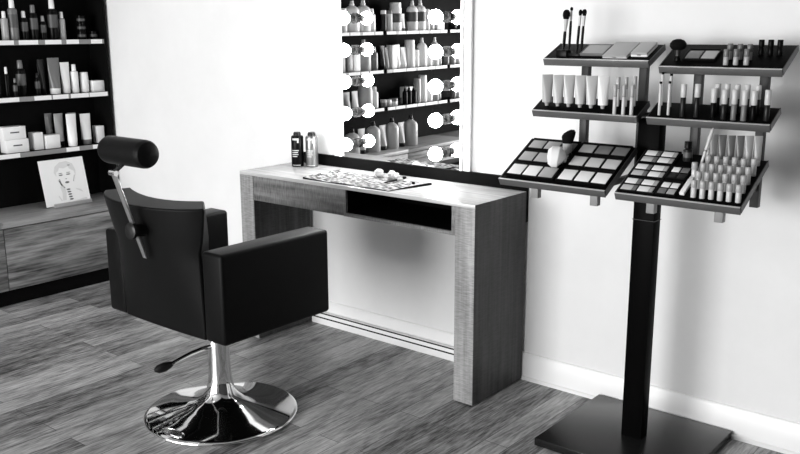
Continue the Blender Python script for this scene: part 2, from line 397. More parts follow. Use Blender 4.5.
# ------------------------------------------------------------------ products
ADJ = {'w': 'white', 'g': 'pale grey', 'm': 'grey', 'd': 'dark grey', 'k': 'black', 'lt': 'off-white'}
def crimp(bm, r, h, n=20, z0=0.0, up=True, grow=1.25, ax='y'):
    """round at the foot, flattened and wider at the crimped top"""
    loops = []
    for k in range(9):
        f = k / 8; wx = r * (1 + (grow - 1) * f); wy = r * (1 - f) + .0022 * f
        z = z0 + h * .94 * f
        loops.append([((wy if ax == 'y' else wx) * math.cos(2 * PI * i / n), (wx if ax == 'y' else wy) * math.sin(2 * PI * i / n), z) for i in range(n)])
    for z in (z0 + h,):
        loops.append([((.0018 if ax == 'y' else r * grow) * math.cos(2 * PI * i / n), (r * grow if ax == 'y' else .0018) * math.sin(2 * PI * i / n), z) for i in range(n)])
    return loft(bm, loops)

def product(kind, tone, loc, w, h, label, group, cap=None, lab=None, yaw=0):
    r = w / 2; N_ = {'bot': 'shampoo_bottle', 'cyl': 'styling_bottle', 'tube': 'squeeze_tube', 'spr': 'spray_bottle', 'box': 'product_box', 'jar': 'cream_jar', 'drop': 'dropper_bottle'}[kind]
    cat = {'tube': 'tube', 'box': 'box', 'jar': 'jar'}.get(kind, 'bottle')
    cap = cap or tone
    if kind in ('bot', 'spr', 'cyl', 'drop', 'jar'): r = min(r, .058)
    t = thing(N_, label, cat, loc, (0, 0, yaw), group)
    if kind == 'bot':
        obj('body', lathe(NB(), [(0, .002), (r * .93, 0), (r, .006), (r, h * .66), (r * .96, h * .71), (r * .8, h * .77), (r * .5, h * .82), (r * .33, h * .84), (r * .33, h * .86), (0, h * .86)]), tone, t)
        obj('cap', lathe(NB(), [(r * .36, h * .86), (r * .36, h * .9), (r * .28, h * .91), (r * .26, h), (0, h)], 14), cap, t)
    elif kind == 'spr':
        obj('body', lathe(NB(), [(0, .002), (r * .95, 0), (r, .005), (r, h * .70), (r * .9, h * .745), (r * .5, h * .77), (0, h * .77)]), tone, t)
        obj('cap', lathe(NB(), [(r * .55, h * .77), (r * .58, h * .78), (r * .5, h * .985), (r * .42, h), (0, h)], 14), cap, t)
    elif kind == 'cyl':
        obj('body', lathe(NB(), [(0, .002), (r * .95, 0), (r, .005), (r, h * .8), (r * .97, h * .82), (0, h * .82)]), tone, t)
        obj('cap', lathe(NB(), [(r * .94, h * .82), (r * .94, h * .985), (r * .86, h), (0, h)]), cap, t)
    elif kind == 'drop':
        obj('body', lathe(NB(), [(0, .002), (r * .95, 0), (r, .005), (r, h * .6), (r * .85, h * .68), (r * .4, h * .74), (0, h * .74)]), tone, t)
        obj('cap', lathe(NB(), [(r * .45, h * .74), (r * .45, h * .84), (r * .2, h * .86), (r * .17, h), (0, h)], 12), cap, t)
    elif kind == 'jar':
        obj('body', lathe(NB(), [(0, .001), (r * .95, 0), (r, .003), (r, h * .6), (0, h * .6)]), tone, t)
        obj('lid', lathe(NB(), [(r * 1.02, h * .6), (r * 1.02, h * .97), (r * .95, h), (0, h)]), cap, t)
    elif kind == 'tube':
        ch = h * .16
        obj('body', crimp(NB(), r * .84, h - ch, z0=ch, grow=1.19), tone, t)
        obj('cap', lathe(NB(), [(0, 0), (r * .72, 0), (r * .78, .003), (r * .8, ch), (0, ch)], 18), cap, t)
    elif kind == 'box':
        dp = min(w, .07) / 2
        obj('carton', bx(NB(), -dp, dp, -w / 2, w / 2, 0, h, .0008), tone, t)
        if lab:
            b = NB(); bx(b, dp, dp + .0006, -w * .2, w * .2, h * .5, h * .6)
            obj('label_print', b, lab, t); lab = None
    if lab and kind != 'box':
        rr = (r if kind != 'tube' else r * .9) + .0006
        f0, f1 = (.3, .62) if kind != 'tube' else (.4, .4)
        if kind != 'tube':
            obj('label_band', lathe(NB(), [(rr, h * f0), (rr, h * f1)], 20), lab, t)
    return t

def shelf_row(rows, z, x, where, group):
    n = len(rows)
    KN = {'bot': 'shouldered bottle', 'cyl': 'straight bottle', 'tube': 'squeeze tube', 'spr': 'slim bottle', 'box': 'box', 'jar': 'jar', 'drop': 'small dropper bottle'}
    for i, r in enumerate(rows):
        kind, tone, y, w, h = r[:5]; cap = r[5] if len(r) > 5 else None; lab = r[6] if len(r) > 6 else None; dx = r[7] if len(r) > 7 else 0; dz = r[8] if len(r) > 8 else 0
        nm = ADJ[tone] + ' ' + KN[kind]
        if cap and cap != tone and kind != 'box': nm += ' with ' + ADJ.get(cap, 'grey') + ' cap'
        product(kind, tone, (x + dx, y, z + dz), w, h, '%s, %s %s' % (nm, nth(i, n), where), group, cap, lab)

zt = .001
shelf_row([('spr', 'g', -.58, .036, .149, 'w'), ('spr', 'm', -.532, .05, .215, 'w', 'lab'), ('spr', 'k', -.472, .039, .151, 'w', 'lab'), ('spr', 'k', -.418, .046, .184, 'm', 'lab'),
           ('spr', 'k', -.366, .035, .127, 'g', 'lab'), ('spr', 'k', -.306, .054, .215, 'w', 'lab'), ('spr', 'g', -.253, .036, .149, 'w')],
          1.345 + zt, -2.86, 'on upper shelf by the corner', 'products on the upper corner shelf')
for k in range(3):
    product('jar', 'k', (-2.86, -.135, 1.346 + k * .0435), .046, .043, 'black jar at the %s of a stack of three on the upper corner shelf' % ('bottom', 'middle', 'top')[k], 'stacked black jars', 'k', 'lab')
product('jar', 'k', (-2.86, -.062, 1.346), .045, .045, 'single black jar at the right end of the upper corner shelf', None, 'k', 'lab')
shelf_row([('spr', 'k', -.645, .03, .156, 'm'), ('spr', 'k', -.598, .027, .157, 'w'), ('spr', 'k', -.57, .022, .097, 'm', 'lab', .03), ('spr', 'k', -.518, .05, .19, 'm', 'lab'), ('spr', 'k', -.427, .029, .118, 'd', 'lab'),
           ('tube', 'd', -.385, .044, .189, 'k', None, -.025), ('tube', 'm', -.325, .07, .197, 'w'), ('tube', 'w', -.259, .055, .171), ('spr', 'w', -.204, .043, .158), ('cyl', 'w', -.144, .047, .112), ('box', 'w', -.075, .072, .063)],
          1.05 + zt, -2.86, 'on middle shelf by the corner', 'products on the middle corner shelf')
shelf_row([('box', 'w', -.594, .124, .070, None, 'lab', .01), ('box', 'w', -.465, .055, .094, None), ('box', 'w', -.385, .085, .074, None), ('tube', 'm', -.352, .044, .186, 'k', None, -.055), ('tube', 'g', -.312, .055, .184, 'k', None, -.02),
           ('tube', 'w', -.264, .062, .182, 'w', None, .03), ('tube', 'm', -.222, .054, .182, 'k', None, -.035), ('tube', 'w', -.164, .066, .174, 'm', None, .01), ('box', 'w', -.078, .046, .098, None)],
          .755 + zt, -2.86, 'on lower shelf by the corner', 'products on the lower corner shelf')
product('box', 'w', (-2.85, -.605, .827), .124, .068, 'white box with grey print on top of another, left on lower corner shelf', None, None, 'lab')

MW = 'on %s in the mirror'
shelf_row([('cyl', 'w', -2.05, .077, .175), ('bot', 'w', -2.161, .113, .232), ('bot', 'w', -2.287, .116, .236), ('spr', 'w', -2.387, .058, .174), ('cyl', 'd', -2.526, .049, .161, 'w'), ('cyl', 'w', -2.6, .05, .163, 'm'),
           ('cyl', 'w', -2.676, .098, .222, 'w', 'lab'), ('tube', 'w', -2.758, .062, .134, 'm'), ('bot', 'w', -2.889, .093, .239, 'w', 'lab'), ('bot', 'w', -2.996, .095, .242, 'w', 'lab'), ('cyl', 'w', -3.092, .041, .171),
           ('jar', 'w', -3.145, .056, .074, 'm'), ('box', 'w', -3.235, .10, .067), ('jar', 'd', -3.45, .074, .102, 'w')],
          1.345 + zt, -2.86, MW % 'upper shelf', 'products on the upper shelf in the mirror')
shelf_row([('box', 'g', -2.03, .044, .148), ('box', 'm', -2.095, .062, .135), ('box', 'w', -2.169, .074, .128), ('bot', 'g', -2.282, .116, .236), ('spr', 'm', -2.4, .068, .181, 'g'), ('tube', 'd', -2.505, .058, .183, 'k'),
           ('tube', 'g', -2.56, .05, .169), ('box', 'w', -2.623, .06, .186), ('tube', 'w', -2.693, .062, .187), ('tube', 'w', -2.767, .07, .165), ('cyl', 'w', -2.853, .086, .222), ('cyl', 'w', -2.932, .062, .139), ('bot', 'w', -3.015, .089, .234),
           ('cyl', 'w', -3.106, .066, .15), ('bot', 'w', -3.192, .078, .234), ('tube', 'g', -3.262, .046, .135), ('cyl', 'm', -3.355, .055, .128), ('cyl', 'g', -3.447, .06, .129), ('tube', 'w', -3.53, .07, .13)],
          1.05 + zt, -2.86, MW % 'middle shelf', 'products on the middle shelf in the mirror')
shelf_row([('tube', 'm', -2.064, .10, .144, 'd'), ('tube', 'w', -2.172, .069, .146, 'm'), ('cyl', 'g', -2.295, .116, .186), ('spr', 'w', -2.405, .058, .165), ('jar', 'm', -2.512, .05, .056, 'g'), ('jar', 'g', -2.57, .056, .052, 'w'), ('jar', 'w', -2.637, .07, .057, 'm'),
           ('jar', 'd', -2.703, .05, .057, 'k'), ('drop', 'k', -2.75, .042, .155, 'k', None, .03), ('drop', 'k', -2.803, .045, .156, 'k', None, .03), ('drop', 'k', -2.858, .05, .153, 'k', None, .035), ('box', 'w', -2.86, .107, .136, None, None, -.035), ('cyl', 'g', -2.95, .064, .2),
           ('cyl', 'w', -3.022, .076, .222), ('cyl', 'w', -3.108, .066, .152), ('bot', 'g', -3.19, .08, .179), ('tube', 'm', -3.255, .045, .129), ('cyl', 'm', -3.46, .056, .097), ('cyl', 'w', -3.535, .06, .097)],
          .755 + zt, -2.86, MW % 'lower shelf', 'products on the lower shelf in the mirror')
shelf_row([('bot', 'g', -1.977, .116, .2, 'd'), ('tube', 'g', -2.084, .08, .19, 'd'), ('bot', 'g', -2.218, .114, .233, 'd'), ('tube', 'g', -2.332, .082, .193, 'd'), ('bot', 'g', -2.445, .11, .239, 'd'), ('tube', 'g', -2.562, .074, .194, 'd'), ('bot', 'g', -2.685, .112, .241, 'd')],
          .44 + zt, -2.72, MW % 'counter', 'products on the counter in the mirror')

# portrait card in a small perspex foot, on the cabinet
t = thing('portrait_card', 'square white card with a pale portrait print, leaning on the corner cabinet', 'picture', (-2.745, -.365, .441), (0, -.22, 0))
b = NB(); bx(b, -.004, 0, -.134, .134, .006, .262)
MI = 1
def P(pts, th=.0006):  # pts in (across, up) on the card face
    a = [b.verts.new((.0002, u, v)) for u, v in pts]; c = [b.verts.new((.0002 + th, u, v)) for u, v in pts]
    fs = [b.faces.new(a), b.faces.new(list(reversed(c)))]
    for i in range(len(a)): j = (i + 1) % len(a); fs.append(b.faces.new((a[i], c[i], c[j], a[j])))
    for f_ in fs: f_.material_index = MI
def blob(u, v, ru, rv, n=10, k=0.0):
    P([(u + ru * math.cos(2 * PI * i / n) + k * rv * math.sin(2 * PI * i / n), v + rv * math.sin(2 * PI * i / n)) for i in range(n)])
blob(-.017, .171, .013, .0035, k=.3); blob(.028, .172, .013, .0035, k=-.3)          # eyes
blob(-.018, .181, .013, .0018, k=.3); blob(.03, .182, .013, .0018, k=-.4)            # brows
blob(.013, .128, .013, .006); P([(.004, .148), (.012, .145), (.016, .148), (.010, .15)])  # lips, nose
P([(-.032, .15), (-.029, .15), (-.022, .125), (-.012, .108), (-.016, .106), (-.027, .12)])     # jaw
P([(.062, .162), (.065, .165), (.058, .142), (.053, .128), (.051, .13), (.056, .144)])
P([(-.038, .145), (-.031, .14), (-.018, .108), (-.026, .112)]); P([(-.03, .125), (-.022, .122), (-.004, .098), (-.012, .1)])  # fingers
for q in range(5): blob(.012 + .002 * q, .088 - q * .014, .012, .0045)                # beads
blob(.04, .222, .008, .004, k=-.8)
MI = 2
P([(-.045, .165), (-.056, .19), (-.044, .222), (-.012, .243), (.03, .246), (.064, .228), (.076, .19), (.07, .155), (.066, .185), (.04, .203), (.035, .215), (.005, .207), (-.02, .213), (-.028, .196), (-.042, .188)])
P([(-.034, .105), (-.02, .118), (-.008, .104), (-.004, .07), (-.012, .03), (-.034, .03), (-.028, .07)])
P([(.055, .09), (.085, .08), (.1, .062), (.09, .066), (.06, .082)]); P([(-.05, .06), (-.035, .03), (-.042, .028), (-.056, .058)]); P([(.03, .02), (.11, .03), (.118, .02), (.03, .012)])
cd = obj('card', b, 'card', t)
for m_ in ('ink', 'ink2'): cd.data.materials.append(M[m_])
b = NB(); bx(b, -.012, .02, -.10, .13, 0, .006, .001); bx(b, .012, .018, -.10, .13, .006, .02, .001)
obj('card_foot', b, 'clip', t, rot=(0, .22, 0), label='clear grey foot')

# ------------------------------------------------------------------ things on the desk
def desk_bottle(loc, tone, label, cap, prt):
    t = thing('hair_spray_bottle', label, 'bottle', loc)
    r = .0285; h = .152
    obj('body', lathe(NB(), [(0, .001), (r * .95, 0), (r, .003), (r, .133), (r * .93, .140), (r * .55, .143), (0, .143)], 28), tone, t)
    obj('cap', lathe(NB(), [(r * .62, .1415), (r * .62, .150), (r * .5, .158), (0, .158)], 18), cap, t)
    # printed lines wrapped on the camera side of the can
    b = NB()
    def strip(a0, a1, z0, z1):
        n = 8; q = r + .0004
        lo = [b.verts.new((q * math.cos(a0 + (a1 - a0) * k / n), q * math.sin(a0 + (a1 - a0) * k / n), z0)) for k in range(n + 1)]
        hi = [b.verts.new((q * math.cos(a0 + (a1 - a0) * k / n), q * math.sin(a0 + (a1 - a0) * k / n), z1)) for k in range(n + 1)]
        for k in range(n): b.faces.new((lo[k], lo[k + 1], hi[k + 1], hi[k]))
    c = math.radians(-52)
    strip(c - .75, c + .35, .122, .131); strip(c + .1, c + .35, .11, .122)
    for k in range(4): strip(c - .8, c + (.35, .2, .28, .1)[k], .073 - k * .009, .077 - k * .009)
    strip(c - .85, c + .6, .006, .009)
    obj('label_print', b, prt, t)
    return t
desk_bottle((-1.168, -.115, .781), 'k', 'black spray bottle with white print on the desk, left of the grey one', 'd', 'lt')
desk_bottle((-1.107, -.083, .781), 'satinb', 'silver grey spray bottle with dark cap on the desk', 'd', 'lt') if 'satinb' in M else desk_bottle((-1.107, -.083, .781), 'satin', 'silver grey spray bottle with dark cap on the desk', 'd', 'lt')

b = NB(); n = 14; rowsA = []
cor = [Vector((-.895, -.352)), Vector((-.42, -.357)), Vector((-.375, -.135)), Vector((-.92, -.1))]
def matpt(u, v):
    p = cor[0].lerp(cor[1], u).lerp(cor[3].lerp(cor[2], u), v)
    z = .7845 + .006 * max(0, (u - .9) / .1) * v + .0035 * max(0, 1 - u / .08) + .0012 * math.sin(u * 17 + v * 5)
    return Vector((p.x + .64, p.y + .2, z - .781))
top = [[b.verts.new(matpt(i / n, j / 6)) for i in range(n + 1)] for j in range(7)]
for j in range(6):
    for i in range(n): b.faces.new((top[j][i], top[j][i + 1], top[j + 1][i + 1], top[j + 1][i]))
t = thing('brush_mat', 'flat patterned white and black mat lying along the desk front', 'mat', (-.64, -.2, .781))
obj('mat_surface', b, 'cloth', t)
b = NB(); lo = []; hi = []
path = [(i / n, 0) for i in range(n + 1)] + [(1, j / 6) for j in range(1, 7)] + [(1 - i / n, 1) for i in range(1, n + 1)] + [(0, 1 - j / 6) for j in range(1, 6)]
pts = [matpt(u, v) for u, v in path]
lo = [b.verts.new((p.x, p.y, 0.0)) for p in pts]; hi = [b.verts.new((p.x, p.y, p.z - .0003)) for p in pts]
cen = Vector((0, 0, 0))
for i in range(len(pts)):
    j = (i + 1) % len(pts); b.faces.new((lo[i], lo[j], hi[j], hi[i]))
b.faces.new(list(reversed(lo)))
obj('mat_backing', b, 'k', t, label='black backing edge')

def blob3(name, loc, r, label, sq=.8, seed=0):
    b = NB(); bmesh.ops.create_icosphere(b, subdivisions=3, radius=r); rnd = random.Random(seed)
    ph = [rnd.uniform(0, 6) for _ in range(4)]
    for v in b.verts:
        d = v.co.normalized(); f = 1 + .12 * math.sin(5 * d.x + ph[0]) * math.sin(5 * d.y + ph[1]) + .08 * math.sin(8 * d.z + ph[2])
        v.co = v.co * f; v.co.z = max(v.co.z * sq, -r * sq * .9) + r * sq * .9
    o = obj(name, b, 'cotton'); o.location = loc; return tag(o, label, 'cotton ball', 'cotton balls on the mat')
blob3('cotton_ball', (-.652, -.14, .787), .021, 'white cotton ball on the desk mat, left of the other two', .85, 1)
blob3('cotton_ball', (-.60, -.118, .787), .018, 'white cotton ball on the desk mat, in the middle of three', .8, 2)
blob3('cotton_ball', (-.566, -.135, .787), .017, 'white cotton ball on the desk mat, right one of three', .8, 3)

def flat_brush(loc, yaw, label, ln=.13):
    t = thing('makeup_brush', label, 'makeup brush', loc, (0, 0, yaw))
    obj('handle', tube(NB(), [(0, 0, .0045), (.005, 0, .0045), (ln * .5, 0, .0045), (ln * .56, 0, .0045)], [.001, .0028, .0045, .0042], 10), 'k', t)
    obj('ferrule', tube(NB(), [(ln * .56, 0, .0045), (ln * .8, 0, .0055)], [.0044, .0054], 12), 'satin', t)
    obj('bristles', tube(NB(), [(ln * .8, 0, .0055), (ln * .9, 0, .006), (ln * .98, 0, .006), (ln, 0, .0055)], [.005, .0068, .005, .001], 12), 'hair_k', t)
flat_brush((-.52, -.262, .7875), 2.0 + PI / 2 - 1.05 - .9, 'black handled makeup brush lying on the desk mat', .15)
t = thing('brush_cap', 'tiny black brush cap standing near the right end of the desk mat', 'pot', (-.418, -.2, .788))  # loose black brush cap left on the mat
obj('shell', lathe(NB(), [(0, 0), (.006, 0), (.0065, .001), (.0062, .009), (.005, .0105), (0, .0105)], 14), 'k', t)
obj('collar_ring', lathe(NB(), [(.0069, .001), (.0069, .0025)], 14), 'd', t)

# ------------------------------------------------------------------ makeup display stand
SXc, SYc = .6015, -.258
t = thing('makeup_stand', 'black floor stand carrying six tilted makeup trays beside the desk', 'display stand', (SXc, SYc, 0))
obj('base_plate', bx(NB(), -.2535, .2535, -.24, .237, .004, .031, .002), 'base', t)
b = NB()
for sx in (-1, 1):
    for sy in (-1, 1): lathe(b, [(.015, 0), (.015, .004)], 12, (sx * .22, sy * .2, 0))
obj('base_feet', b, 'rubber', t)
obj('post', bx(NB(), -.0365, .0365, -.027, .023, .031, 1.118, .0015), 'post', t)
obj('post_collar', bx(NB(), -.0385, .0385, -.029, .025, .79, .7918), 'rubber', t, label='thin seam ring')
obj('crossbar', bx(NB(), .285 - SXc, .93 - SXc, .0232, .045, 1.102, 1.134, .001), 'dsteel', t)
UPX = (.305, .516, .701, .905)
for x in UPX:
    obj('upright', bx(NB(), x - .013 - SXc, x + .013 - SXc, .095, .12, .852, 1.315, .001), 'steel', t)
    obj('support_arm', bx(NB(), x - .0075 - SXc, x + .0075 - SXc, -.208, .095, .905, .925, .001), 'steel', t)
    obj('support_peg', bx(NB(), x - .0045 - SXc, x + .0205 - SXc, -.231, -.208, .861, .923, .001), 'peg', t, label='short pale square peg under the tray front')
    obj('support_arm', bx(NB(), x - .0125 - SXc, x + .0125 - SXc, -.035, .095, 1.113, 1.131, .001), 'steel', t)
    obj('crossbar_tab', bx(NB(), x - .010 - SXc, x + .010 - SXc, .045, .095, 1.105, 1.112), 'dsteel', t)
T = {'TL': (.205, -.275, 1.2955, -.155, 1.347), 'TR': (.617, -.275, 1.2795, -.140, 1.3485), 'ML': (.208, -.345, 1.127, -.258, 1.172),
     'MR': (.617, -.345, 1.1265, -.258, 1.1715), 'BL': (.2075, -.54, .919, -.333, 1.032), 'BR': (.617, -.54, .918, -.331, 1.026)}
TA = {k: math.atan2(v[4] - v[2], v[3] - v[1]) for k, v in T.items()}
TD = {k: math.hypot(v[4] - v[2], v[3] - v[1]) for k, v in T.items()}
TWD = {'L': .3775, 'R': .3705}
for k, v in T.items():
    TW = TWD[k[1]]
    tr = obj('tray', bx(NB(), 0, TW, .004, TD[k], -.018, 0, .0008), 'tray', t, loc=(v[0] - SXc, v[1] - SYc, v[2]), rot=(TA[k], 0, 0))
    b = NB(); bx(b, 0, TW, -.001, .004, -.021, .0025, .0012)
    obj('front_lip', b, 'lip', tr, label='brushed grey front edge')
    obj('edge_highlight', bx(NB(), 0, TW, -.0012, .0042, .0026, .0042, .0005), 'strip', tr, label='bright strip painted as an edge highlight')  # added bright sliver standing in for the highlight along the front edge
    for e0, e1 in ((-.0015, .001), (TW - .001, TW + .0015)): obj('side_edge', bx(NB(), e0, e1, .004, TD[k], -.018, .0015), 'dsteel', tr)
def tp(k, u, v, h=0.0):
    x0, yf, zf = T[k][:3]; a = TA[k]
    return Vector((x0 + u, yf + v * math.cos(a) - h * math.sin(a), zf + v * math.sin(a) + h * math.cos(a)))
def foot(k, u, v, r):      # lowest clearance for an upright round thing of radius r seated in the sloped insert
    p = tp(k, u, v); return (p.x, p.y, p.z + r * .3 - .0005)

TN = {'TL': 'upper left tray', 'TR': 'upper right tray', 'ML': 'middle left tray', 'MR': 'middle right tray', 'BL': 'lower left tray', 'BR': 'lower right tray'}
# --- middle left: six foundation tubes and six glosses
src = None
tones = ['g', 'lt', 'lt', 'lt', 'lt', 'w']
for i, u in enumerate((.040, .0815, .122, .164, .204, .2457)):
    lb = '%s foundation tube standing on its cap, %s on the middle left tray' % (ADJ[tones[i]], nth(i, 6))
    t = thing('foundation_tube', lb, 'tube', foot('ML', u, .034, .01), (0, 0, .68), 'foundation tubes')
    h = .104; r = .0172
    obj('body', crimp(NB(), r * .92, h - .012, z0=.012, grow=1.2, ax='x'), tones[i], t)
    obj('cap', lathe(NB(), [(0, 0), (.006, 0), (.0075, .009), (.011, .012), (0, .012)], 16), 'g', t)

def stick(name, cat, label, group, loc, r, h, parts, tilt=None):
    """upright stick: parts = [(part name, z0 frac, z1 frac, material, radius factor)]"""
    t = thing(name, label, cat, loc, tilt or (0, 0, 0), group)
    for nm, f0, f1, m, k in parts:
        e = min(.0012, h * (f1 - f0) * .3)
        obj(nm, lathe(NB(), [(0, h * f0), (r * k - e * .6, h * f0), (r * k, h * f0 + e), (r * k, h * f1 - e), (r * k - e * .6, h * f1), (0, h * f1)], 14), m, t)
    return t
GP = [('tube', 0, .58, 'g', 1), ('cap', .58, 1, 'lt', 1.05)]
f1 = stick('lip_gloss', 'lip gloss', 'pale lip gloss, leftmost of the front row on the middle left tray', 'pale lip glosses', foot('ML', .2967, .012, 0), .006, .094, [('tube', 0, .6, 'lt', 1), ('ring', .6, .62, 'm', 1.0), ('cap', .62, 1, 'g', 1.03)])
for u, v, s in ((.3269, .011, 'middle one of the front row'), (.3542, .012, 'rightmost of the front row'), (.2858, .0585, 'leftmost of the back row'), (.3124, .0595, 'middle one of the back row'), (.3393, .065, 'rightmost of the back row')):
    dup(f1, foot('ML', u, v, 0), 'pale lip gloss, %s on the middle left tray' % s)
# --- middle right: four white pencils, lip glosses with pale caps
p1 = stick('eye_pencil', 'pencil', 'slim white pencil with dark tip, front left of four on the middle right tray', 'white pencils', foot('MR', .0323, .0233, 0), .0046, .103, [('barrel', 0, .93, 'lt', 1), ('tip', .93, 1, 'k', .95)])
dup(p1, foot('MR', .060, .0264, 0), 'slim white pencil with dark tip, front right of four on the middle right tray')
dup(p1, foot('MR', .016, .0797, 0), 'slim white pencil with dark tip, back left of four on the middle right tray')
dup(p1, foot('MR', .0464, .0723, 0), 'slim white pencil with dark tip, back right of four on the middle right tray')
GL = [('tube', 0, .52, 'd', 1), ('cap', .52, 1, 'lt', 1.06)]
fr = [(.1068, .0205, 'd', .099), (.1483, .0245, 'd', .099), (.1984, .0245, 'k', .088), (.2312, .0205, 'd', .088), (.2603, .0208, 'm', .089), (.2899, .019, 'm', .089), (.3154, .0235, 'k', .086), (.3525, .026, 'd', .089)]
for i, (u, v, tn, h) in enumerate(fr):
    stick('lip_gloss', 'lip gloss', '%s lip gloss with pale cap, %s, front row, middle right tray' % ({'d': 'dark', 'k': 'black', 'm': 'grey'}[tn], nth(i, 8)), 'pale capped lip glosses', foot('MR', u, v, 0), .0082, h,
          [('tube', 0, .52 if h < .095 else .6, tn, 1), ('cap', .52 if h < .095 else .6, 1, 'lt', 1.06)])
for i, (u, v) in enumerate(((.1977, .0545), (.2251, .0565), (.2562, .053), (.2843, .0551), (.3154, .0539))):
    stick('lip_gloss', 'lip gloss', 'dark lip gloss with pale cap, %s, back row, middle right tray' % nth(i, 5), 'pale capped lip glosses', foot('MR', u, v + .003, 0), .008, .085, [('tube', 0, .52, 'd', 1), ('cap', .52, 1, 'lt', 1.06)])

# --- palettes
def palette(k, u0, u1, v0, v1, pans, label, group=None, case='k', th=.006, cat='eyeshadow palette', name='eyeshadow_palette', th0=.0006):
    """black case with set-in pans (given in tray u, v)"""
    p = tp(k, (u0 + u1) / 2, v0, th0)
    t = thing(name, label, cat, p, (TA[k], 0, 0), group); uc = (u0 + u1) / 2
    obj('case', bx(NB(), u0 - uc, u1 - uc, 0, v1 - v0, 0, th, .0008), case, t)
    b = NB(); e = .0022; w, d = u1 - uc, v1 - v0
    bx(b, -w, w, 0, e, th, th + .0022); bx(b, -w, w, d - e, d, th, th + .0022); bx(b, -w, -w + e, e, d - e, th, th + .0022); bx(b, w - e, w, e, d - e, th, th + .0022)
    obj('rim', b, case, t)
    for a0, a1, b0, b1, m in pans:
        obj('pan', bx(NB(), a0 - uc, a1 - uc, b0 - v0, b1 - v0, th, th + .0018, .0006), m, t)
    return t
rw = [(.170, .232, 'back'), (.0985, .166, 'middle'), (.0225, .094, 'front')]
bl_t = {('back', 0): ('g', 'g', 'm'), ('back', 1): ('g', 'm', 'd'), ('middle', 0): ('g', 'g', 'g'), ('middle', 1): ('lt', 'lt', 'lt'), ('front', 0): ('w', 'w', 'g'), ('front', 1): ('w', 'w', 'w')}
M['d'] = M['d']
for v0, v1, rn in rw:
    for s in (0, 1):
        u0 = (.012, .198)[s]; pw = .054; pans = []
        for q in range(3):
            a0 = u0 + .006 + q * (pw + .0035)
            tn = bl_t[(rn, s)][q]
            pans.append((a0, a0 + pw - .004, v0 + .007, v1 - .014, {'d': 'm'}.get(tn, tn)))
        palette('BL', u0, u0 + .179 - (.006 if s else 0), v0, v1 - .002, [(a, c - (.0015 if s else 0), e, f, m) for a, c, e, f, m in pans],
                'black three-pan powder palette, %s row %s on the lower left tray' % (rn, ('left', 'right')[s]), 'three pan powder palettes')
# lower right tray palettes: 3 big (2x2) at the left, 2 small (2x2) at the right
for v0, v1, rn in ((.162, .231, 'back'), (.088, .158, 'middle'), (.012, .083, 'front')):
    pans = []
    for r_ in range(2):
        for q in range(2):
            a0 = .012 + q * .052; b0 = v0 + .006 + r_ * .033
            pans.append((a0, a0 + .034, b0, b0 + .024, 'w' if (r_ + q) % 3 else 'lt'))
            pans.append((a0 + .0345, a0 + .047, b0, b0 + .024, 'g' if q else 'm'))
    palette('BR', .006, .118, v0, v1, pans, 'palette of four split pale pans, %s one at left on the lower right tray' % rn, 'split pan palettes')
for v0, v1, rn, tn in ((.092, .157, 'further back', ('d', 'd', 'w', 'm')), (.014, .083, 'in front', ('m', 'g', 'w', 'w'))):
    pans = []
    for r_ in range(2):
        for q in range(2):
            a0 = .1255 + q * .0275; b0 = v0 + .006 + r_ * .030
            pans.append((a0, a0 + .023, b0, b0 + .023, tn[r_ * 2 + q]))
    palette('BR', .121, .181, v0, v1, pans, 'small palette of four square pans, the one %s, lower right tray' % rn, 'small four pan palettes')
# small bottle at the back, white box lying, applicator
def up(k, u, v): p = tp(k, u, v); return (p.x, p.y, p.z - .0005)
t = thing('nail_polish', 'small dark bottle with tall cap behind the palettes on the lower right tray', 'bottle', up('BR', .147, .198))
obj('body', lathe(NB(), [(0, .0), (.0125, 0), (.0135, .003), (.0135, .034), (.008, .038), (0, .038)], 20), 'd', t)
obj('cap', lathe(NB(), [(.0085, .038), (.0115, .04), (.0115, .058), (.0105, .06), (0, .06)], 18), 'k', t)
obj('label_band', lathe(NB(), [(.0138, .012), (.0138, .028)], 20), 'lab', t)
p = tp('BR', .1965, .028, .001)
t = thing('cosmetic_tube', 'white flat cosmetic tube lying left of the lipstick rows on the lower right tray', 'tube', p, (TA['BR'], 0, 0))
obj('body', bx(NB(), -.0075, .0075, 0, .07, 0, .010, .002), 'w', t)
obj('cap', bx(NB(), -.0065, .0065, .0702, .086, .0005, .0095, .002), 'lt', t)
# lipsticks
LP = [('tube', 0, .58, 'lt', 1), ('cap', .58, 1, 'g', 1.12)]
rowsL = [('front row', [(.2298, .0275), (.2551, .027), (.280, .028), (.3053, .0265), (.330, .027), (.3555, .0275)]),
         ('second row', [(.2272, .0705)] + [(.2517, .0705), (.2776, .0705), (.3032, .071), (.3283, .072), (.3532, .0715)]),
         ('third row', [(.1992, .1127), (.2246, .1125), (.2505, .112), (.2764, .1115), (.3022, .111), (.328, .110), (.3523, .113)]),
         ('back row', [(.2242, .154), (.2500, .153), (.2755, .155), (.301, .154), (.3268, .152), (.3541, .156)])]
f1 = None
for rn, L_ in rowsL:
    for i, (u, v) in enumerate(L_):
        lb = 'pale capped lipstick, %s in the %s, lower right tray' % (nth(i, len(L_)), rn)
        if f1 is None: f1 = stick('lipstick', 'lipstick', lb, 'rows of pale lipsticks', foot('BR', u, v, 0), .0078, .05, LP)
        else: dup(f1, foot('BR', u, v, 0), lb)
